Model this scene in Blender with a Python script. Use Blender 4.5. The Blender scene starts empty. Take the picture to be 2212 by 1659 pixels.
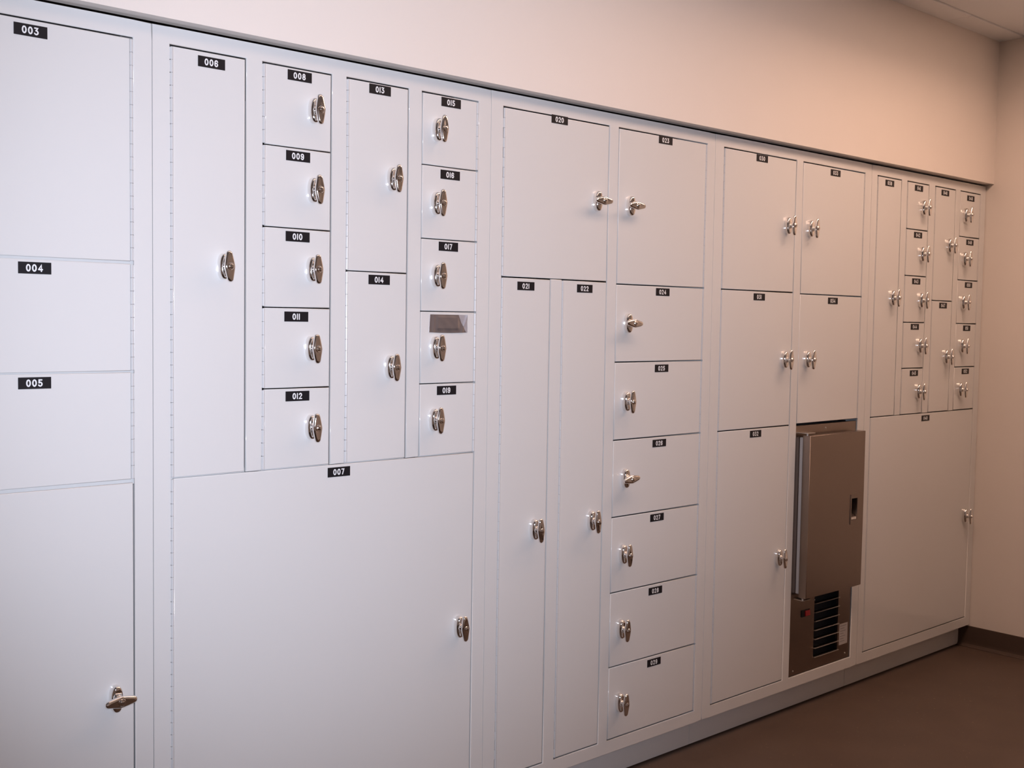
import bpy, bmesh, math, random
from mathutils import Matrix, Vector

random.seed(7)
scene = bpy.context.scene
COL = scene.collection
PI = math.pi

# ------------------------------------------------------------------ camera
CAM_ROT = [[0.742192, 0.026259, -0.669672], [-0.670017, 0.051607, -0.74055], [0.015113, 0.998322, 0.055896]]
CAM_POS = Vector((0.0, -2.22, 1.363))
cam_data = bpy.data.cameras.new('camera')
cam_data.sensor_fit = 'HORIZONTAL'
cam_data.sensor_width = 36.0
cam_data.lens = 39.7967
cam_data.clip_start = 0.02
cam = bpy.data.objects.new('camera', cam_data)
cam.matrix_world = Matrix.Translation(CAM_POS) @ Matrix(CAM_ROT).to_4x4()
COL.objects.link(cam)
scene.camera = cam

# ------------------------------------------------------------------ exposure, world
vs = scene.view_settings
vs.view_transform = 'Standard'
vs.look = 'None'
vs.exposure = 0.0
vs.gamma = 1.0
vs.use_curve_mapping = False
world = bpy.data.worlds.new('room_dim')
world.use_nodes = True
world.node_tree.nodes['Background'].inputs[0].default_value = (0.02, 0.017, 0.015, 1)
world.node_tree.nodes['Background'].inputs[1].default_value = 1.0
scene.world = world

# ------------------------------------------------------------------ lights
# the flash of the camera that took the picture, three centimetres above its lens
fl = bpy.data.lights.new('flash', 'SPOT')
fl.energy = 275.0
fl.color = (0.80, 0.843, 1.0)
fl.spot_size = math.radians(61.3)
fl.spot_blend = 1.0
fl.shadow_soft_size = 0.012
flash = bpy.data.objects.new('flash', fl)
flash.matrix_world = (Matrix.Translation(CAM_POS + Vector((0, 0, 0.03))) @ Matrix(CAM_ROT).to_4x4()
                      @ Matrix.Rotation(math.radians(8.0), 4, 'Y') @ Matrix.Rotation(math.radians(3.8), 4, 'X')
                      @ Matrix.Diagonal((1.0, 1.18, 1.0, 1.0)))
COL.objects.link(flash)

CEIL = 2.543
# recessed ceiling troffers: (x, y, watts); the middle one and rear pair are added fill
TROFFERS = [(1.3, -0.83, 4.0), (3.8, -0.83, 18.0), (2.55, -0.83, 10.0), (1.3, -3.2, 2.2), (3.8, -3.2, 2.2)]
RECESS = 0.18
for i, (x, y, w) in enumerate(TROFFERS):
    al = bpy.data.lights.new('troffer_lamp', 'AREA')
    al.shape = 'RECTANGLE'
    al.size = 1.12
    al.size_y = 0.50
    al.energy = w
    al.color = (1.0, 0.629, 0.448)
    ao = bpy.data.objects.new('troffer_lamp', al)
    ao.location = (x, y, CEIL + RECESS - 0.01)
    COL.objects.link(ao)

# ------------------------------------------------------------------ materials
def mat(name, color, rough=0.5, metal=0.0, bump=0.0, bscale=200.0, var=0.0, vscale=3.0, spec=0.5, coat=0.0, aniso=None):
    m = bpy.data.materials.new(name)
    m.use_nodes = True
    nt = m.node_tree
    b = nt.nodes['Principled BSDF']
    b.inputs['Base Color'].default_value = (*color, 1)
    b.inputs['Roughness'].default_value = rough
    b.inputs['Metallic'].default_value = metal
    b.inputs['Specular IOR Level'].default_value = spec
    b.inputs['Coat Weight'].default_value = coat
    tc = nt.nodes.new('ShaderNodeTexCoord')
    if var > 0:
        n = nt.nodes.new('ShaderNodeTexNoise')
        n.inputs['Scale'].default_value = vscale
        n.inputs['Detail'].default_value = 5
        nt.links.new(tc.outputs['Object'], n.inputs['Vector'])
        mx = nt.nodes.new('ShaderNodeMix')
        mx.data_type = 'RGBA'
        mx.inputs[6].default_value = (*[c * (1 - var) for c in color], 1)
        mx.inputs[7].default_value = (*[min(1, c * (1 + var)) for c in color], 1)
        nt.links.new(n.outputs['Fac'], mx.inputs[0])
        nt.links.new(mx.outputs[2], b.inputs['Base Color'])
    if bump > 0:
        n2 = nt.nodes.new('ShaderNodeTexNoise')
        n2.inputs['Scale'].default_value = bscale
        n2.inputs['Detail'].default_value = 3
        vec = tc.outputs['Object']
        if aniso:
            mp = nt.nodes.new('ShaderNodeMapping')
            mp.inputs['Scale'].default_value = aniso
            nt.links.new(vec, mp.inputs['Vector'])
            vec = mp.outputs['Vector']
        nt.links.new(vec, n2.inputs['Vector'])
        bp = nt.nodes.new('ShaderNodeBump')
        bp.inputs['Strength'].default_value = bump
        bp.inputs['Distance'].default_value = 0.001
        nt.links.new(n2.outputs['Fac'], bp.inputs['Height'])
        nt.links.new(bp.outputs['Normal'], b.inputs['Normal'])
    return m


PAINT = mat('locker_paint', (0.74, 0.745, 0.74), 0.11, bump=0.03, bscale=300, var=0.012, vscale=4, spec=0.5)
DARK = mat('gap_dark', (0.03, 0.03, 0.032), 0.8)
HINGE = mat('hinge_painted_steel', (0.66, 0.665, 0.67), 0.22, spec=0.6)
CHROME = mat('chrome', (0.86, 0.84, 0.82), 0.07, metal=1.0)
KEYHOLE = mat('keyhole_black', (0.01, 0.01, 0.01), 0.5)
PLATE = mat('plate_black', (0.012, 0.011, 0.014), 0.45, spec=0.3)
WHITE = mat('digit_white', (0.85, 0.87, 0.89), 0.5)
STEEL = mat('brushed_stainless', (0.33, 0.27, 0.235), 0.33, metal=1.0, bump=0.12, bscale=60, aniso=(1, 1, 40))
STEEL_EDGE = mat('stainless_edge', (0.62, 0.60, 0.58), 0.3, metal=1.0)
GASKET = mat('gasket_grey', (0.62, 0.62, 0.63), 0.5)
RED = mat('switch_red', (0.55, 0.012, 0.02), 0.3)
BLACKP = mat('switch_black', (0.012, 0.012, 0.013), 0.35)
STICKER = mat('sticker_grey', (0.50, 0.47, 0.46), 0.5)
STICKER_INK = mat('sticker_ink', (0.27, 0.25, 0.245), 0.6)
TAPE = mat('silver_tape', (0.42, 0.39, 0.40), 0.28, metal=0.8, bump=0.15, bscale=120, var=0.06, vscale=30)
TAPE_END = mat('silver_tape_fold_highlight', (0.60, 0.60, 0.66), 0.4, metal=0.5, bump=0.3, bscale=160)  # crumpled end, paler: the fold's highlight is put into the colour
WALL = mat('wall_paint', (0.84, 0.785, 0.735), 0.75, bump=0.12, bscale=220, var=0.015, vscale=5, spec=0.25)
SOFFIT_SHADE = mat('soffit_underside_shade', (0.34, 0.335, 0.335), 0.8)  # darker than the wall paint: the underside's shade is put into the colour
CEILM = mat('ceiling_tile', (0.84, 0.86, 0.88), 0.9, bump=0.3, bscale=160, spec=0.1)
TRIMM = mat('ceiling_trim_white', (0.85, 0.87, 0.89), 0.55)
BASEM = mat('rubber_base', (0.085, 0.058, 0.045), 0.5, spec=0.3)


def floor_material():
    m = mat('sheet_vinyl_floor', (0.102, 0.070, 0.054), 0.5, bump=0.06, bscale=300, spec=0.3)
    nt = m.node_tree
    b = nt.nodes['Principled BSDF']
    tc = nt.nodes.new('ShaderNodeTexCoord')
    n = nt.nodes.new('ShaderNodeTexNoise')
    n.inputs['Scale'].default_value = 6
    n.inputs['Detail'].default_value = 6
    nt.links.new(tc.outputs['Object'], n.inputs['Vector'])
    v = nt.nodes.new('ShaderNodeTexNoise')
    v.inputs['Scale'].default_value = 90
    v.inputs['Detail'].default_value = 2
    nt.links.new(tc.outputs['Object'], v.inputs['Vector'])
    r = nt.nodes.new('ShaderNodeValToRGB')
    r.color_ramp.elements[0].position = 0.70
    r.color_ramp.elements[0].color = (0, 0, 0, 1)
    r.color_ramp.elements[1].position = 0.78
    r.color_ramp.elements[1].color = (1, 1, 1, 1)
    nt.links.new(v.outputs['Fac'], r.inputs['Fac'])
    m1 = nt.nodes.new('ShaderNodeMix')
    m1.data_type = 'RGBA'
    m1.inputs[6].default_value = (*[c * 0.82 for c in (0.102, 0.070, 0.054)], 1)
    m1.inputs[7].default_value = (*[c * 1.18 for c in (0.102, 0.070, 0.054)], 1)
    nt.links.new(n.outputs['Fac'], m1.inputs[0])
    m2 = nt.nodes.new('ShaderNodeMix')
    m2.data_type = 'RGBA'
    m2.inputs[7].default_value = (0.23, 0.16, 0.12, 1)
    nt.links.new(m1.outputs[2], m2.inputs[6])
    nt.links.new(r.outputs['Color'], m2.inputs[0])
    nt.links.new(m2.outputs[2], b.inputs['Base Color'])
    return m


FLOORM = floor_material()


# ------------------------------------------------------------------ helpers
def link(name, bm, mats, parent=None, loc=(0, 0, 0), rounded=False, sharp=None):
    """Link a bmesh (world or local coordinates) as one mesh object."""
    bm.normal_update()
    if sharp is not None:
        for f in bm.faces:
            f.smooth = True
        for e in bm.edges:
            e.smooth = len(e.link_faces) == 2 and e.calc_face_angle(0) < math.radians(sharp)
    if rounded:                      # flat panels, rounded arrises
        for f in bm.faces:
            f.smooth = max(abs(f.normal.x), abs(f.normal.y), abs(f.normal.z)) < 0.998
    me = bpy.data.meshes.new(name)
    bm.to_mesh(me)
    bm.free()
    for m in (mats if isinstance(mats, (list, tuple)) else [mats]):
        me.materials.append(m)
    o = bpy.data.objects.new(name, me)
    o.location = loc
    COL.objects.link(o)
    if parent:
        o.parent = parent
    return o


def thing(name, label, cat, loc, group=None):
    o = bpy.data.objects.new(name, None)
    o.empty_display_size = 0.05
    o.location = loc
    COL.objects.link(o)
    o['label'] = label
    o['category'] = cat
    if group:
        o['group'] = group
    return o


def copy_part(src, parent, loc, rot_y=None):
    c = src.copy()
    COL.objects.link(c)
    c.parent = parent
    c.location = loc
    if rot_y is not None:
        c.rotation_euler = (0, rot_y, 0)
    return c


def box(bm, x0, x1, y0, y1, z0, z1, mi=0, bevel=0.0, seg=2):
    vs_ = [bm.verts.new((x, y, z)) for x in (x0, x1) for y in (y0, y1) for z in (z0, z1)]
    idx = [(0, 1, 3, 2), (4, 6, 7, 5), (0, 4, 5, 1), (2, 3, 7, 6), (0, 2, 6, 4), (1, 5, 7, 3)]
    fs = [bm.faces.new([vs_[i] for i in q]) for q in idx]
    for f in fs:
        f.material_index = mi
    if bevel > 0:
        es = list({e for f in fs for e in f.edges})
        bmesh.ops.bevel(bm, geom=es, offset=bevel, segments=seg, affect='EDGES', profile=0.5)
    return fs


def loft(bm, rings, cap0=True, cap1=True, mi=0):
    rv = [[bm.verts.new(p) for p in r] for r in rings]
    n = len(rv[0])
    for a, b in zip(rv[:-1], rv[1:]):
        for i in range(n):
            f = bm.faces.new((a[i], a[(i + 1) % n], b[(i + 1) % n], b[i]))
            f.material_index = mi
    if cap0:
        bm.faces.new(list(reversed(rv[0]))).material_index = mi
    if cap1:
        bm.faces.new(rv[-1]).material_index = mi


def circle_y(r, y, n=20, cx=0.0, cz=0.0):
    # ring in the xz plane, ordered so that lofting towards -y faces outwards
    return [(cx + r * math.cos(2 * PI * i / n), y, cz + r * math.sin(2 * PI * i / n)) for i in range(n)]


def plate_with_holes(x0, x1, z0, z1, holes, y, depth, ox=0.0, oz=0.0, bevel=0.0, seg=3):
    """Sheet in the xz plane at y with rectangular holes; hole edges and outer edges turn back by depth."""
    xs = sorted({round(v, 5) for v in [x0, x1] + [h[0] for h in holes] + [h[1] for h in holes]})
    zs = sorted({round(v, 5) for v in [z0, z1] + [h[2] for h in holes] + [h[3] for h in holes]})

    def solid(i, j):
        if i < 0 or j < 0 or i >= len(xs) - 1 or j >= len(zs) - 1:
            return False
        cx, cz = (xs[i] + xs[i + 1]) / 2, (zs[j] + zs[j + 1]) / 2
        return not any(h[0] < cx < h[1] and h[2] < cz < h[3] for h in holes)

    bm = bmesh.new()
    front, back = {}, {}

    def fv(i, j):
        if (i, j) not in front:
            front[(i, j)] = bm.verts.new((xs[i] - ox, y, zs[j] - oz))
        return front[(i, j)]

    def bv(i, j):
        if (i, j) not in back:
            back[(i, j)] = bm.verts.new((xs[i] - ox, y + depth, zs[j] - oz))
        return back[(i, j)]

    edge = []
    for i in range(len(xs) - 1):
        for j in range(len(zs) - 1):
            if not solid(i, j):
                continue
            bm.faces.new((fv(i, j), fv(i + 1, j), fv(i + 1, j + 1), fv(i, j + 1)))
            for (di, dj, a, b) in ((-1, 0, (i, j + 1), (i, j)), (1, 0, (i + 1, j), (i + 1, j + 1)),
                                   (0, -1, (i, j), (i + 1, j)), (0, 1, (i + 1, j + 1), (i, j + 1))):
                if not solid(i + di, j + dj):
                    bm.faces.new((fv(*b), fv(*a), bv(*a), bv(*b)))
                    edge.append((a, b))
    if bevel > 0:
        es = [bm.edges.get((front[a], front[b])) for a, b in edge]
        bmesh.ops.bevel(bm, geom=[e for e in es if e], offset=bevel, segments=seg, affect='EDGES', profile=0.5)
    return bm


# ------------------------------------------------------------------ engraved digits
def arc(cx, cz, rx, rz, a0, a1, n=14):
    return [(cx + rx * math.cos(math.radians(a0 + (a1 - a0) * i / n)),
             cz + rz * math.sin(math.radians(a0 + (a1 - a0) * i / n))) for i in range(n + 1)]


GLYPH = {
    '0': (0.62, [arc(0.31, 0.5, 0.215, 0.40, 0, 360, 26)]),
    '1': (0.20, [[(0.10, 0.10), (0.10, 0.90)]]),
    '2': (0.60, [arc(0.30, 0.68, 0.20, 0.22, 165, -25, 12) + [(0.10, 0.10), (0.52, 0.10)]]),
    '3': (0.60, [[(0.11, 0.90), (0.47, 0.90), (0.26, 0.57)], arc(0.28, 0.34, 0.22, 0.24, 100, -150, 16)]),
    '4': (0.64, [[(0.44, 0.10), (0.44, 0.90), (0.10, 0.32)], [(0.10, 0.32), (0.56, 0.32)]]),
    '5': (0.60, [[(0.48, 0.90), (0.15, 0.90), (0.135, 0.52)], arc(0.28, 0.34, 0.22, 0.24, 133, -150, 16)]),
    '6': (0.60, [arc(0.30, 0.32, 0.20, 0.22, 0, 360, 22), arc(0.31, 0.62, 0.21, 0.28, 25, 180, 12) + [(0.10, 0.34)]]),
    '7': (0.56, [[(0.08, 0.90), (0.48, 0.90), (0.22, 0.10)]]),
    '8': (0.60, [arc(0.30, 0.70, 0.165, 0.20, 0, 360, 22), arc(0.30, 0.30, 0.205, 0.20, 0, 360, 22)]),
    '9': (0.60, [arc(0.30, 0.68, 0.20, 0.22, 0, 360, 22), arc(0.29, 0.38, 0.21, 0.28, 205, 360, 12) + [(0.50, 0.66)]]),
}


def ribbon(bm, pts, w, y, mi):
    closed = math.hypot(pts[0][0] - pts[-1][0], pts[0][1] - pts[-1][1]) < 1e-6
    if closed:
        pts = pts[:-1]
    n = len(pts)
    L, R = [], []
    for i in range(n):
        p = Vector(pts[i])
        a = Vector(pts[i - 1]) if (i > 0 or closed) else None
        b = Vector(pts[(i + 1) % n]) if (i < n - 1 or closed) else None
        d1 = (p - a).normalized() if a is not None else (b - p).normalized()
        d2 = (b - p).normalized() if b is not None else d1
        n1, n2 = Vector((-d1.y, d1.x)), Vector((-d2.y, d2.x))
        m = (n1 + n2)
        m = m / max(m.length_squared, 1e-9) * 2
        if m.length > 1.6:
            m = m.normalized() * 1.6
        L.append(p + m * w / 2)
        R.append(p - m * w / 2)
    vl = [bm.verts.new((q.x, y, q.y)) for q in L]
    vr = [bm.verts.new((q.x, y, q.y)) for q in R]
    for i in range(n if closed else n - 1):
        j = (i + 1) % n
        bm.faces.new((vr[i], vr[j], vl[j], vl[i])).material_index = mi
    if not closed:
        for k, s in ((0, -1), (n - 1, 1)):
            c = Vector(pts[k])
            o = Vector(pts[1]) if k == 0 else Vector(pts[n - 2])
            ang = math.atan2(*(c - o).yx)
            ring = [bm.verts.new((c.x + w / 2 * math.cos(ang + t), y - 0.00002, c.y + w / 2 * math.sin(ang + t)))
                    for t in [(-PI / 2 + PI * q / 8) for q in range(9)]]
            bm.faces.new(ring).material_index = mi


PW, PH, PT = 0.0620, 0.0225, 0.0009


def number_plate(text, parent, x, y, z):
    bm = bmesh.new()
    box(bm, -PW / 2, PW / 2, -PT, 0, -PH / 2, PH / 2, 0, bevel=0.0003, seg=1)
    H = 0.0145
    gap = 0.15
    total = sum(GLYPH[c][0] for c in text) + gap * (len(text) - 1)
    u = -total / 2 - 0.06
    for c in text:
        w, strokes = GLYPH[c]
        for k, s in enumerate(strokes):
            ribbon(bm, [((u + px) * H, (pz - 0.5) * H) for px, pz in s], 0.19 * H, -PT - 0.00012 - 0.00006 * k, 1)
        u += w + gap
    o = link('number_plate', bm, [PLATE, WHITE], parent, (x, y, z))
    o['label'] = 'black engraved plate with white number ' + text
    return o


# ------------------------------------------------------------------ handle prototypes (meshes are shared)
def escutcheon_mesh():
    bm = bmesh.new()
    N = 40

    def ring(a, b, y):
        pts = []
        for i in range(N):
            t = 2 * PI * i / N
            c, s = math.cos(t), math.sin(t)
            x = a * math.copysign(abs(c) ** (2 / 2.6), c)
            z = b * math.copysign(abs(s) ** (2 / 2.9), s)
            x *= 1 - 0.16 * abs(z / b) ** 2          # narrows a little towards both ends
            pts.append((x, y, z))
        return pts
    rings = [ring(0.0135, 0.0284, 0.0), ring(0.0136, 0.0285, -0.0045)]
    for q in range(1, 8):                        # rounded over towards a nearly flat face
        t = q / 8 * PI / 2
        k = math.cos(t) ** 0.40
        rings.append(ring(0.0136 * k, 0.0285 - 0.0136 * (1 - k), -0.0045 - 0.0118 * math.sin(t) ** 0.9))
    loft(bm, rings, cap0=False)
    # collar round the spindle
    loft(bm, [circle_y(0.0098, -0.0150), circle_y(0.0098, -0.0184), circle_y(0.0090, -0.0194), circle_y(0.0080, -0.0196)], cap0=False)
    return bm


def t_handle_mesh():
    bm = bmesh.new()
    # spindle
    loft(bm, [circle_y(0.0078, -0.0150), circle_y(0.0078, -0.0200), circle_y(0.0086, -0.0240), circle_y(0.0104, -0.0275)],
         cap0=False, cap1=False)
    # lozenge-shaped grip
    half = [(0.0, 0.0124), (0.008, 0.0114), (0.016, 0.0098), (0.024, 0.0081), (0.0290, 0.0069), (0.0316, 0.0053), (0.0330, 0.0031), (0.0334, 0.0)]
    pts = []
    for z, w in half:
        pts.append((w, z))
    for z, w in reversed(half[:-1]):
        pts.append((-w, z))
    for z, w in half[1:]:
        pts.append((-w, -z))
    for z, w in reversed(half[1:-1]):
        pts.append((w, -z))

    def ring(s, t, y):
        return [(x - math.copysign(min(abs(x), s), x) if abs(x) > 0 else x, y, z - math.copysign(min(abs(z), t), z)) for x, z in pts]
    loft(bm, [ring(0.0050, 0.0050, -0.0262), ring(0.0018, 0.0018, -0.0268), ring(0.0004, 0.0004, -0.0284), ring(0, 0, -0.0304),
              ring(0.0003, 0.0003, -0.0326), ring(0.0013, 0.0013, -0.0346), ring(0.0030, 0.0030, -0.0358), ring(0.0048, 0.0060, -0.0361)])
    # lock cylinder with its keyhole
    loft(bm, [circle_y(0.0076, -0.0352), circle_y(0.0076, -0.0372), circle_y(0.0068, -0.0381), circle_y(0.0058, -0.0382)], cap0=False)
    loft(bm, [circle_y(0.0050, -0.03825), circle_y(0.0050, -0.0390), circle_y(0.0044, -0.0394)], cap0=False)
    box(bm, -0.0006, 0.0006, -0.0396, -0.0392, -0.0034, 0.0034, 1)
    return bm


ESC_SRC = HANDLE_SRC = None
HINGE_R, KNUCKLE = 0.0031, 0.0254


def hinge_mesh(length, side, closed):
    """Painted continuous hinge, local origin at its top; side = -1 when the frame lies on its left."""
    bm = bmesh.new()
    n = max(1, int(length / KNUCKLE))
    k = length / n
    N = 10

    def ring(r, z):
        return [(r * math.cos(2 * PI * i / N), 0.0006 + r * math.sin(2 * PI * i / N), z) for i in range(N)]
    for i in range(n):
        z0, z1 = -i * k, -(i + 1) * k
        loft(bm, [ring(HINGE_R * 0.88, z0 - 0.0002), ring(HINGE_R, z0 - 0.0006), ring(HINGE_R, z1 + 0.0006), ring(HINGE_R * 0.88, z1 + 0.0002)])
        s = side if i % 2 or closed else -side          # leaves alternate between frame and door
        xa, xb = sorted((0.0, s * 0.0052))
        box(bm, xa, xb, 0.0012, 0.0022, z1 + 0.0009, z0 - 0.0009)
    return bm


def door_mesh(w, h):
    bm = bmesh.new()
    fs = box(bm, -w / 2, w / 2, 0, 0.006, -h / 2, h / 2)
    es = [e for e in bm.edges if all(abs(v.co.y) < 1e-6 for v in e.verts)]
    bmesh.ops.bevel(bm, geom=es, offset=0.0020, segments=4, affect='EDGES', profile=0.5)
    return bm


# ------------------------------------------------------------------ the room
XW = 4.666           # right wall
XL, YB = -1.7, -3.9  # left wall and the wall behind the camera
SOF_Y, SOF_Z = -0.0325, 1.9602


def struct(name, bm, m):
    o = link(name, bm, m)
    o['kind'] = 'structure'
    return o


bm = bmesh.new(); box(bm, XL - 0.1, XW + 0.1, YB - 0.1, 0.80, -0.1, 0.0); struct('floor', bm, FLOORM)
bm = plate_with_holes(XL - 0.1, XW + 0.1, YB - 0.1, SOF_Y - 0.105,
                      [(x - 0.585, x + 0.585, y - 0.275, y + 0.275) for x, y, w in TROFFERS], 0, 0.05)
for v in bm.verts:
    v.co = Vector((v.co.x, v.co.z, CEIL + 0.006 + v.co.y))
bmesh.ops.reverse_faces(bm, faces=bm.faces)
struct('ceiling', bm, CEILM)
bm = bmesh.new(); box(bm, XW, XW + 0.1, YB, 0.80, 0.0, CEIL + 0.05); struct('wall_right', bm, WALL)
bm = bmesh.new(); box(bm, XL - 0.1, XL, YB, 0.80, 0.0, CEIL + 0.05); struct('wall_left', bm, WALL)
bm = bmesh.new(); box(bm, XL, XW, YB - 0.1, YB, 0.0, CEIL + 0.05); struct('wall_front', bm, WALL)
bm = bmesh.new()
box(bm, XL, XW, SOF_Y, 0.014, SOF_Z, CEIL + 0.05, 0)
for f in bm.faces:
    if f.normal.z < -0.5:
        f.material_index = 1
box(bm, XL, XW, 0.66, 0.80, 0.0, CEIL + 0.05, 0)
box(bm, XL, XW, 0.014, 0.66, CEIL, CEIL + 0.05, 0)
struct('wall_back', bm, [WALL, SOFFIT_SHADE])
# flat white border between the soffit and the ceiling tiles, in two lengths
for (xa, xb, n) in ((XL, 4.2045, 1), (4.2065, XW, 2)):
    bm = bmesh.new()
    box(bm, xa, xb, SOF_Y - 0.104, SOF_Y, CEIL, CEIL + 0.02, 0, bevel=0.001, seg=1)
    struct('trim_%d' % n, bm, TRIMM)
# coved rubber base along the right wall
bm = bmesh.new()
prof = [(0.0, 0.0), (0.0, 0.090), (0.0022, 0.090), (0.0030, 0.088), (0.0030, 0.022), (0.0042, 0.013), (0.0085, 0.0062), (0.0150, 0.0036), (0.0165, 0.0018), (0.0165, 0.0)]
loft(bm, [[(XW - d, y, z) for d, z in prof] for y in (YB, 0.085)])
bmesh.ops.recalc_face_normals(bm, faces=bm.faces)
struct('baseboard_right', bm, BASEM)

# ceiling troffers that carry the lamps, the added fill ones included
first = None
for i, (x, y, w) in enumerate(TROFFERS):
    if first is None:
        t = thing('ceiling_light', '', 'ceiling light', (x, y, CEIL), 'recessed ceiling lights')
        bm = plate_with_holes(-0.61, 0.61, -0.30, 0.30, [(-0.57, 0.57, -0.26, 0.26)], -0.002, RECESS + 0.002)
        for v in bm.verts:
            v.co = Vector((v.co.x, v.co.z, v.co.y + 0.001))
        bmesh.ops.reverse_faces(bm, faces=bm.faces)
        fr = link('frame', bm, TRIMM, t)
        bm = bmesh.new(); box(bm, -0.57, 0.57, -0.26, 0.26, RECESS - 0.004, RECESS)
        df = link('reflector', bm, TRIMM, t)
        first = (fr, df)
    else:
        t = thing('ceiling_light', '', 'ceiling light', (x, y, CEIL), 'recessed ceiling lights')
        copy_part(first[0], t, (0, 0, 0))
        copy_part(first[1], t, (0, 0, 0))
    t['label'] = 'recessed fluorescent ceiling light ' + ('over the left end of the lockers', 'over the right end of the lockers', 'added as fill over the middle of the lockers',
                                                           'added as fill behind the camera on the left', 'added as fill behind the camera on the right')[i]

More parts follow.
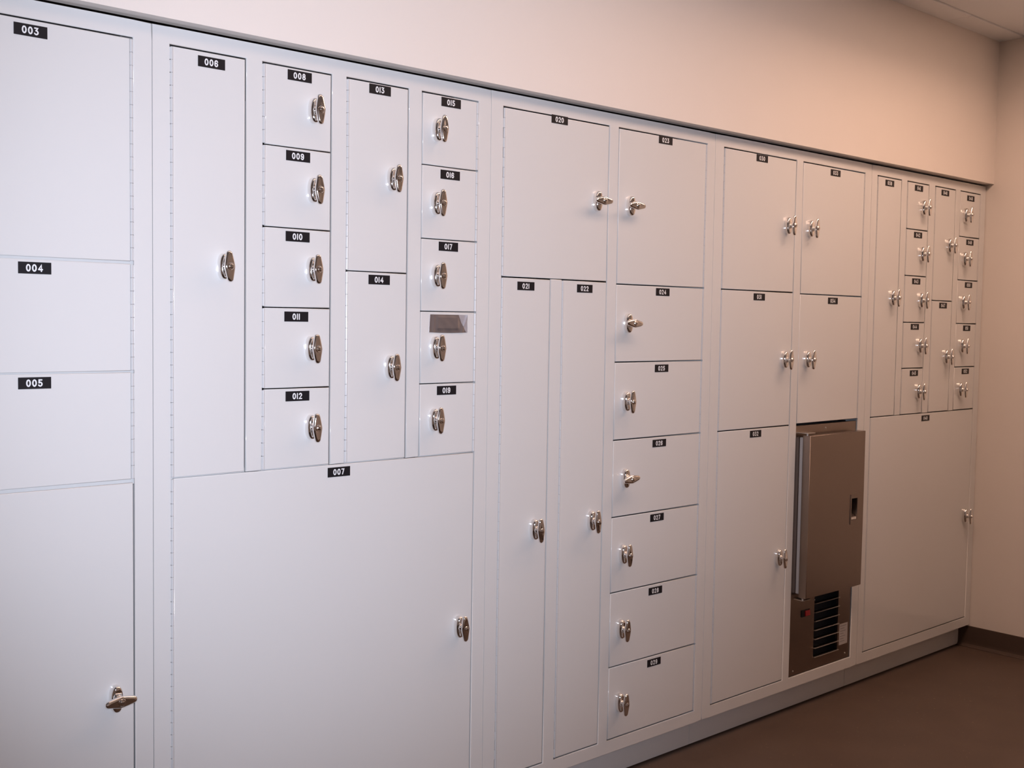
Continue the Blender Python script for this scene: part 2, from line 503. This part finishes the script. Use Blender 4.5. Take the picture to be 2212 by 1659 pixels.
# ------------------------------------------------------------------ the lockers
C_TOP, C_BOT = 1.9520, 0.0969
CABX = [0.0984, 1.0115, 1.9218, 2.8459, 3.7647, 4.6642]
DOORS = [  # cabinet, number, x left, x right, z top, z bottom, hinge side, plate (x, z), handle (x, z, turn in degrees)
    (0, '003', 0.5763, 0.9720, 1.9157, 1.4683, 'R', (0.7720, 1.8945), (0.6213, 1.6920, 0)),
    (0, '004', 0.5763, 0.9720, 1.4683, 1.2481, 'R', (0.7760, 1.4494), (0.6213, 1.3582, 0)),
    (0, '005', 0.5763, 0.9720, 1.2481, 1.0247, 'R', (0.7741, 1.2297), (0.6213, 1.1364, 0)),
    (0, '002', 0.1384, 0.9720, 1.0247, 0.1366, 'L', None, (0.9288, 0.5818, 89)),
    (1, '006', 1.0498, 1.2225, 1.9157, 1.0230, 'L', (1.1424, 1.8941), (1.1686, 1.4691, -3)),
    (1, '008', 1.2633, 1.4400, 1.9157, 1.7400, 'L', (1.3560, 1.8991), (1.3911, 1.8276, -2)),
    (1, '009', 1.2633, 1.4400, 1.7400, 1.5616, 'L', (1.3528, 1.7220), (1.3904, 1.6499, -2)),
    (1, '010', 1.2633, 1.4400, 1.5616, 1.3844, 'L', (1.3525, 1.5435), (1.3878, 1.4719, -2)),
    (1, '011', 1.2633, 1.4400, 1.3844, 1.2038, 'L', (1.3499, 1.3646), (1.3862, 1.2927, -2)),
    (1, '012', 1.2633, 1.4400, 1.2038, 1.0230, 'L', (1.3538, 1.1854), (1.3873, 1.1136, -2)),
    (1, '013', 1.4810, 1.6587, 1.9157, 1.4732, 'L', (1.5742, 1.9009), (1.6092, 1.6951, 0)),
    (1, '014', 1.4810, 1.6587, 1.4732, 1.0230, 'L', (1.5762, 1.4551), (1.6078, 1.2470, 0)),
    (1, '015', 1.7007, 1.8806, 1.9157, 1.7411, 'R', (1.7894, 1.9004), (1.7447, 1.8285, 0)),
    (1, '016', 1.7007, 1.8806, 1.7411, 1.5615, 'R', (1.7892, 1.7226), (1.7430, 1.6486, 0)),
    (1, '017', 1.7007, 1.8806, 1.5615, 1.3828, 'R', (1.7860, 1.5450), (1.7456, 1.4709, 0)),
    (1, '018', 1.7007, 1.8806, 1.3828, 1.2035, 'R', None, (1.7449, 1.2925, 0)),
    (1, '019', 1.7007, 1.8806, 1.2035, 1.0230, 'R', (1.7855, 1.1855), (1.7436, 1.1130, 0)),
    (1, '007', 1.0498, 1.8806, 1.0230, 0.1366, 'L', (1.4662, 1.0043), (1.8316, 0.5751, -3)),
    (2, '020', 1.9642, 2.3648, 1.9157, 1.4770, 'L', (2.1670, 1.9075), (2.3160, 1.7008, 90)),
    (2, '021', 1.9642, 2.1427, 1.4770, 0.1366, 'L', (2.0520, 1.4553), (2.0932, 0.7979, -2)),
    (2, '022', 2.1864, 2.3648, 1.4770, 0.1366, 'L', (2.2759, 1.4553), (2.3163, 0.7978, -2)),
    (2, '023', 2.4060, 2.8070, 1.9157, 1.4725, 'R', (2.6078, 1.9037), (2.4543, 1.6978, 90)),
    (2, '024', 2.4060, 2.8070, 1.4725, 1.2477, 'R', (2.6096, 1.4550), (2.4537, 1.3603, 92)),
    (2, '025', 2.4060, 2.8070, 1.2477, 1.0212, 'R', (2.6122, 1.2269), (2.4525, 1.1330, 0)),
    (2, '026', 2.4060, 2.8070, 1.0212, 0.7956, 'R', (2.6092, 1.0014), (2.4557, 0.9074, 84)),
    (2, '027', 2.4060, 2.8070, 0.7956, 0.5729, 'R', (2.6063, 0.7760), (2.4529, 0.6837, 0)),
    (2, '028', 2.4060, 2.8070, 0.5729, 0.3520, 'R', (2.6064, 0.5522), (2.4500, 0.4618, 2)),
    (2, '029', 2.4060, 2.8070, 0.3520, 0.1366, 'R', (2.6074, 0.3315), (2.4506, 0.2411, 2)),
    (3, '030', 2.8905, 3.2864, 1.9157, 1.4722, 'L', (3.0901, 1.9017), (3.2376, 1.6938, 0)),
    (3, '031', 2.8905, 3.2864, 1.4722, 1.0205, 'L', (3.0942, 1.4527), (3.2407, 1.2454, 0)),
    (3, '032', 2.8905, 3.2864, 1.0205, 0.1366, 'L', (3.0944, 1.0023), (3.2386, 0.5715, -2)),
    (3, '033', 3.3284, 3.7211, 1.9157, 1.4691, 'R', (3.5238, 1.8971), (3.3722, 1.6929, 2)),
    (3, '034', 3.3284, 3.7211, 1.4691, 1.0227, 'R', (3.5312, 1.4498), (3.3753, 1.2443, 3)),
    (4, '039', 3.8050, 3.9781, 1.9157, 1.0230, 'L', (3.8905, 1.8952), (3.9294, 1.4698, 0)),
    (4, '041', 4.0209, 4.1873, 1.9157, 1.7367, 'L', (4.1073, 1.8956), (4.1390, 1.8236, 0)),
    (4, '042', 4.0209, 4.1873, 1.7367, 1.5586, 'L', (4.1127, 1.7167), (4.1409, 1.6445, 0)),
    (4, '043', 4.0209, 4.1873, 1.5586, 1.3792, 'L', (4.1109, 1.5382), (4.1449, 1.4659, -2)),
    (4, '044', 4.0209, 4.1873, 1.3792, 1.2016, 'L', (4.1124, 1.3626), (4.1466, 1.2891, 0)),
    (4, '045', 4.0209, 4.1873, 1.2016, 1.0230, 'L', (4.1178, 1.1824), (4.1465, 1.1104, 0)),
    (4, '046', 4.2363, 4.4038, 1.9157, 1.4678, 'L', (4.3167, 1.8959), (4.3555, 1.6896, 0)),
    (4, '047', 4.2363, 4.4038, 1.4678, 1.0230, 'L', (4.3311, 1.4495), (4.3608, 1.2442, 0)),
    (4, '048', 4.4457, 4.6209, 1.9157, 1.7328, 'R', (4.5322, 1.8918), (4.4823, 1.8197, 4)),
    (4, '049', 4.4457, 4.6209, 1.7328, 1.5563, 'R', (4.5385, 1.7125), (4.4876, 1.6427, 2)),
    (4, '050', 4.4457, 4.6209, 1.5563, 1.3785, 'R', (4.5403, 1.5377), (4.4884, 1.4654, 0)),
    (4, '051', 4.4457, 4.6209, 1.3785, 1.2003, 'R', (4.5383, 1.3600), (4.4916, 1.2868, 4)),
    (4, '052', 4.4457, 4.6209, 1.2003, 1.0230, 'R', (4.5402, 1.1817), (4.4908, 1.1079, 2)),
    (4, '040', 3.8050, 4.6209, 1.0230, 0.1366, 'L', (4.2213, 1.0020), (4.5739, 0.5753, 0)),
]
FRIDGE = (3.3284, 3.7211, 1.0227, 0.1366)
CAB_LABEL = [
    'pale grey steel locker cabinet cut by the left edge, with doors 003 to 005',
    'pale grey steel locker cabinet with big square door 007 below doors 006 to 019',
    'pale grey steel locker cabinet with two tall narrow doors 021 and 022',
    'pale grey steel locker cabinet with doors 030 to 034 around the stainless refrigerator',
    'pale grey steel locker cabinet in the far corner with big lower door 040',
]
GAP = 0.0017
WIDE = ('002', '007', '040')      # doors as wide as the columns above them
RAILS = {0: True, 1: True, 2: False, 3: False, 4: False}

for c in range(5):
    xa, xb = CABX[c] + 0.0008, CABX[c + 1] - 0.0008
    mine = [d for d in DOORS if d[0] == c]
    root = thing('locker_cabinet', CAB_LABEL[c], 'locker cabinet', ((xa + xb) / 2, 0, 0), 'locker cabinets in the row')
    rx = (xa + xb) / 2
    # merge the stacked doors of one column into one opening
    holes = []
    for d in mine:
        x0 = d[2] - (GAP if d[6] == 'R' else 0.0)
        x1 = d[3] + (GAP if d[6] == 'L' and d[1] not in WIDE else 0.0)
        zt = d[4] + (GAP if d[4] > 1.9 else 0.0)
        zb = d[5] - (GAP if d[5] < 0.2 else 0.0)
        holes.append((x0, x1, zb, zt))
    if c == 3:
        holes.append((FRIDGE[0] - GAP, FRIDGE[1], FRIDGE[3] - GAP, FRIDGE[2]))
    bm = plate_with_holes(xa, xb, C_BOT, C_TOP, holes, 0, 0.0042, ox=rx, bevel=0.0024, seg=4)
    link('face_frame', bm, PAINT, root, rounded=True)
    # carcass behind the face frame
    bm = bmesh.new()
    t = 0.0015
    box(bm, xa - rx, xa - rx + t, 0.0042, 0.60, C_BOT, C_TOP)
    box(bm, xb - rx - t, xb - rx, 0.0042, 0.60, C_BOT, C_TOP)
    box(bm, xa - rx + t, xb - rx - t, 0.0042, 0.60, C_TOP - t, C_TOP)
    box(bm, xa - rx + t, xb - rx - t, 0.0042, 0.60, C_BOT, C_BOT + t)
    box(bm, xa - rx + t, xb - rx - t, 0.60 - t, 0.60, C_BOT, C_TOP)
    if RAILS[c]:
        for d in mine:
            if d[5] > 0.2 and (c == 0 or 1.02 < d[5] < 1.03):
                box(bm, d[2] - rx, d[3] - rx + 0.006, 0.0140, 0.0155, d[5] - 0.008, d[5] + 0.008)
    link('carcass', bm, [PAINT, DARK], root)
    # recessed plinth standing on the floor
    bm = bmesh.new()
    box(bm, xa - rx, xb - rx - 0.0005, 0.048, 0.050, 0.004, C_BOT)
    box(bm, xa - rx + 0.03, xb - rx - 0.03, 0.070, 0.56, 0.0, C_BOT - 0.002, 1)
    link('plinth', bm, [PAINT, DARK], root)

    for (_, num, x0, x1, zt, zb, side, plate, handle) in mine:
        l = x0 + (0.0070 if side == 'L' else GAP)
        r = x1 - (0.0070 if side == 'R' else (2 * GAP if num in WIDE else GAP))
        g = 0.0012 if c == 1 else GAP
        top = zt - (GAP if zt > 1.9 else g)
        bot = zb + (GAP if zb < 0.2 else g)
        if num == '003':
            bot = 1.4711
        elif num == '004':
            top = 1.4656
        elif num == '005':
            bot = 1.0284
        elif num == '002':
            top = 1.0209
        cx, cz = (l + r) / 2, (top + bot) / 2
        dr = link('door', door_mesh(r - l, top - bot), PAINT, root, (cx - rx, 0, cz), rounded=True)
        hx = x0 + 0.0041 if side == 'L' else x1 - 0.0041
        link('hinge', hinge_mesh(top - bot - 0.002, -1 if side == 'L' else 1, c < 2), HINGE, dr, (hx - cx, 0, top - 0.001 - cz), sharp=35)
        if plate:
            number_plate(num, dr, plate[0] - cx, 0, plate[1] - cz)
        if ESC_SRC is None:
            ESC_SRC = link('escutcheon', escutcheon_mesh(), CHROME, dr, (handle[0] - cx, 0, handle[1] - cz), sharp=50)
            HANDLE_SRC = link('lock_handle', t_handle_mesh(), [CHROME, KEYHOLE], dr, (handle[0] - cx, 0, handle[1] - cz), sharp=38)
            HANDLE_SRC.rotation_euler = (0, math.radians(handle[2]), 0)
            ESC_SRC['label'] = 'chrome backplate of the handle'
            HANDLE_SRC['label'] = 'chrome turning handle with a key lock'
        else:
            copy_part(ESC_SRC, dr, (handle[0] - cx, 0, handle[1] - cz))
            copy_part(HANDLE_SRC, dr, (handle[0] - cx, 0, handle[1] - cz), math.radians(handle[2]))

# ------------------------------------------------------------------ the refrigerator built into the fourth cabinet
fx0, fx1, fzt, fzb = FRIDGE
fcx = (fx0 + fx1) / 2
fr = thing('refrigerator', 'stainless steel refrigerator with louvred base set into the lockers below door 034', 'refrigerator', (fcx, 0, fzb))
PX0, PX1, PZ0, PZ1 = fx0 + 0.0035, fx1 - 0.0040, fzb + 0.0005, fzt - 0.0075
LV0, LV1 = 3.480, 3.637
slots = [(LV0, LV1, 0.3745 - 0.0324 * k, 0.3745 - 0.0324 * k + 0.0275) for k in range(7)]
bm = plate_with_holes(PX0, PX1, PZ0, PZ1, slots, 0.004, 0.010, ox=fcx, oz=fzb, bevel=0.0006, seg=1)
link('front_panel', bm, STEEL, fr)
bm = bmesh.new()
box(bm, PX0 - fcx + 0.004, PX1 - fcx - 0.004, 0.045, 0.055, 0.0, PZ1 - fzb, 0)
box(bm, PX0 - fcx + 0.004, PX1 - fcx - 0.004, 0.055, 0.55, 0.0, PZ1 - fzb, 0)
link('cabinet_body', bm, DARK, fr)
bm = bmesh.new()
for (a, b, z0, z1) in slots:
    box(bm, a - fcx, b - fcx, -0.0035, 0.012, z0 - fzb - 0.0026, z0 - fzb, 0, bevel=0.0006, seg=1)
    vq = [bm.verts.new(p) for p in ((a - fcx, 0.012, z0 - fzb - 0.001), (b - fcx, 0.012, z0 - fzb - 0.001),
                                    (b - fcx, 0.042, z0 - fzb - 0.020), (a - fcx, 0.042, z0 - fzb - 0.020))]
    bm.faces.new(vq)
o = link('vent_grille', bm, STEEL_EDGE, fr)
o['label'] = 'row of seven horizontal louvres'
# door with a recessed pull
DX0, DX1, DZ0, DZ1 = 3.350, 3.7035, 0.418, 0.9834
HX0, HX1, HZ0, HZ1 = 3.6215, 3.6590, 0.6640, 0.7420
dcx, dcz = (DX0 + DX1) / 2, (DZ0 + DZ1) / 2
bm = plate_with_holes(DX0, DX1, DZ0, DZ1, [(HX0, HX1, HZ0, HZ1)], -0.0444, 0.030, ox=dcx, oz=dcz, bevel=0.0016, seg=2)
box(bm, DX0 - dcx, DX1 - dcx, -0.0146, -0.0140, DZ0 - dcz, DZ1 - dcz)
fd = link('door', bm, STEEL, fr, (dcx - fcx, 0, dcz - fzb), rounded=True)
bm = bmesh.new()
box(bm, DX0 - dcx + 0.006, DX1 - dcx - 0.006, -0.0142, 0.0035, DZ0 - dcz + 0.010, DZ1 - dcz - 0.008, 0, bevel=0.003, seg=2)
o = link('gasket', bm, GASKET, fd); o['label'] = 'pale grey rubber seal'
bm = plate_with_holes(3.6155, 3.6775, 0.6485, 0.7570, [(HX0, HX1, HZ0, HZ1)], -0.0464, 0.0022, ox=dcx, oz=dcz, bevel=0.0006, seg=1)
box(bm, HX0 - dcx, HX1 - dcx, -0.0230, -0.0220, HZ0 - dcz, HZ1 - dcz, 1)
# chrome paddle inside the recess
v8 = [(HX0 - dcx + 0.003, -0.026, 0.0), (HX1 - dcx - 0.003, -0.026, 0.0)]
z0 = HZ0 - dcz
loft(bm, [[(HX0 - dcx + 0.003, -0.0455, z0 + 0.002), (HX1 - dcx - 0.003, -0.0455, z0 + 0.002), (HX1 - dcx - 0.003, -0.0240, z0 + 0.002), (HX0 - dcx + 0.003, -0.0240, z0 + 0.002)],
          [(HX0 - dcx + 0.003, -0.0440, z0 + 0.010), (HX1 - dcx - 0.003, -0.0440, z0 + 0.010), (HX1 - dcx - 0.003, -0.0240, z0 + 0.014), (HX0 - dcx + 0.003, -0.0240, z0 + 0.014)],
          [(HX0 - dcx + 0.003, -0.0300, z0 + 0.020), (HX1 - dcx - 0.003, -0.0300, z0 + 0.020), (HX1 - dcx - 0.003, -0.0240, z0 + 0.022), (HX0 - dcx + 0.003, -0.0240, z0 + 0.022)]], mi=2)
bmesh.ops.recalc_face_normals(bm, faces=bm.faces)
o = link('pull_handle', bm, [STEEL, BLACKP, CHROME], fd); o['label'] = 'recessed pull with a chrome paddle'
for (zz, s) in ((DZ1 + 0.0065, 1), (DZ0 - 0.0065, -1)):
    bm = bmesh.new()
    za, zb_ = sorted((zz - fzb, zz - fzb + 0.003 * s))
    box(bm, 3.3465 - fcx, 3.392 - fcx, -0.036, 0.004, za, zb_, 0, bevel=0.0006, seg=1)
    loft(bm, [[(3.358 - fcx + 0.005 * math.cos(2 * PI * i / 14), -0.026 + 0.005 * math.sin(2 * PI * i / 14), q) for i in range(14)]
              for q in sorted((zz - fzb, zz - fzb - 0.0068 * s))])
    bmesh.ops.recalc_face_normals(bm, faces=bm.faces)
    link('hinge_bracket', bm, STEEL_EDGE, fr)
bm = bmesh.new()
box(bm, 3.398 - fcx, 3.447 - fcx, 0.0005, 0.006, 0.3365 - fzb, 0.3610 - fzb, 0, bevel=0.0008, seg=1)
loft(bm, [[(3.417 - fcx, 0.001, 0.3395 - fzb), (3.444 - fcx, 0.001, 0.3395 - fzb), (3.444 - fcx, 0.001, 0.3580 - fzb), (3.417 - fcx, 0.001, 0.3580 - fzb)],
          [(3.417 - fcx, -0.0035, 0.3395 - fzb), (3.444 - fcx, -0.0035, 0.3395 - fzb), (3.444 - fcx, -0.0015, 0.3580 - fzb), (3.417 - fcx, -0.0015, 0.3580 - fzb)]], mi=1)
bmesh.ops.recalc_face_normals(bm, faces=bm.faces)
o = link('power_switch', bm, [BLACKP, RED], fr); o['label'] = 'red rocker switch in a black surround'
bm = bmesh.new()
box(bm, 3.647 - fcx, 3.703 - fcx, 0.0034, 0.0045, 0.1915 - fzb, 0.2690 - fzb, 0)
for k in range(7):
    zl = 0.2610 - 0.0095 * k
    wl = 0.040 * (1.0, 0.7, 0.9, 0.55, 0.85, 0.6, 0.75)[k]
    box(bm, 3.653 - fcx, 3.653 - fcx + wl, 0.0031, 0.0036, zl - 0.0012 - fzb, zl + 0.0012 - fzb, 1)
o = link('rating_label', bm, [STICKER, STICKER_INK], fr); o['label'] = 'small pale sticker of fine print'
src = None
for (sx, sz) in ((3.356, 0.1525), (3.689, 0.1550), (3.478, 0.3870), (3.516, 1.0000)):
    if src is None:
        bm = bmesh.new()
        loft(bm, [circle_y(0.0032, 0.0042, 12), circle_y(0.0030, 0.0024, 12), circle_y(0.0018, 0.0014, 12)], cap0=False)
        src = link('screw', bm, STEEL_EDGE, fr, (sx - fcx, 0, sz - fzb), sharp=40)
    else:
        copy_part(src, fr, (sx - fcx, 0, sz - fzb))

# ------------------------------------------------------------------ strip of silver tape stuck over one number plate
TX0, TX1, TZ0, TZ1 = 1.7290, 1.8500, 1.3310, 1.3755
bm = bmesh.new()
NX, NZ = 120, 48
rows = []
for j in range(NZ + 1):
    v = j / NZ
    row = []
    for i in range(NX + 1):
        u = i / NX
        x = TX0 + (TX1 - TX0) * u + 0.0035 * (0.5 - v) * (1 if u > 0.5 else -1) * abs(u - 0.5) * 2 * 0.7
        z = TZ0 + (TZ1 - TZ0) * v - 0.0015 * math.sin(u * PI) * (1 - v)
        # the plate that lies underneath lifts the middle of the tape
        du = max(0.0, abs(u - 0.47) - 0.25) / 0.05
        dv = max(0.0, abs(v - 0.55) - 0.27) / 0.12
        lift = 0.0021 / (1 + (du * du + dv * dv))
        fold = 0.0016 * math.exp(-((u - 0.93 + 0.18 * (1 - v) - 0.08) / 0.035) ** 2) + 0.0010 * math.exp(-((u - 0.10) / 0.03) ** 2)
        edge = 0.0022 * max(0, u - 0.9) / 0.1 * max(0, v - 0.45)
        row.append((x, -(0.0009 + lift + fold + edge + 0.0002 * math.sin(23 * u + 9 * v)), z))
    rows.append(row)
fv_ = [[bm.verts.new((p[0] - TX0, p[1], p[2] - TZ0)) for p in r] for r in rows]
bv_ = [[bm.verts.new((p[0] - TX0, min(-0.0002, p[1] + 0.0006), p[2] - TZ0)) for p in r] for r in rows]
for j in range(NZ):
    for i in range(NX):
        f = bm.faces.new((fv_[j][i], fv_[j][i + 1], fv_[j + 1][i + 1], fv_[j + 1][i]))
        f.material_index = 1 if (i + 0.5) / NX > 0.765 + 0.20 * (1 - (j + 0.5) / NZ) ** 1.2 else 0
        bm.faces.new((bv_[j][i], bv_[j + 1][i], bv_[j + 1][i + 1], bv_[j][i + 1]))
for j in range(NZ):
    bm.faces.new((fv_[j][0], fv_[j + 1][0], bv_[j + 1][0], bv_[j][0]))
    bm.faces.new((fv_[j][NX], bv_[j][NX], bv_[j + 1][NX], fv_[j + 1][NX]))
for i in range(NX):
    bm.faces.new((fv_[0][i], bv_[0][i], bv_[0][i + 1], fv_[0][i + 1]))
    bm.faces.new((fv_[NZ][i], fv_[NZ][i + 1], bv_[NZ][i + 1], bv_[NZ][i]))
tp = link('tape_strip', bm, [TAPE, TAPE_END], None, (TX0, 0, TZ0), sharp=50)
tp['label'] = 'crinkled strip of silver tape stuck across the small door between 017 and 019'
tp['category'] = 'tape'
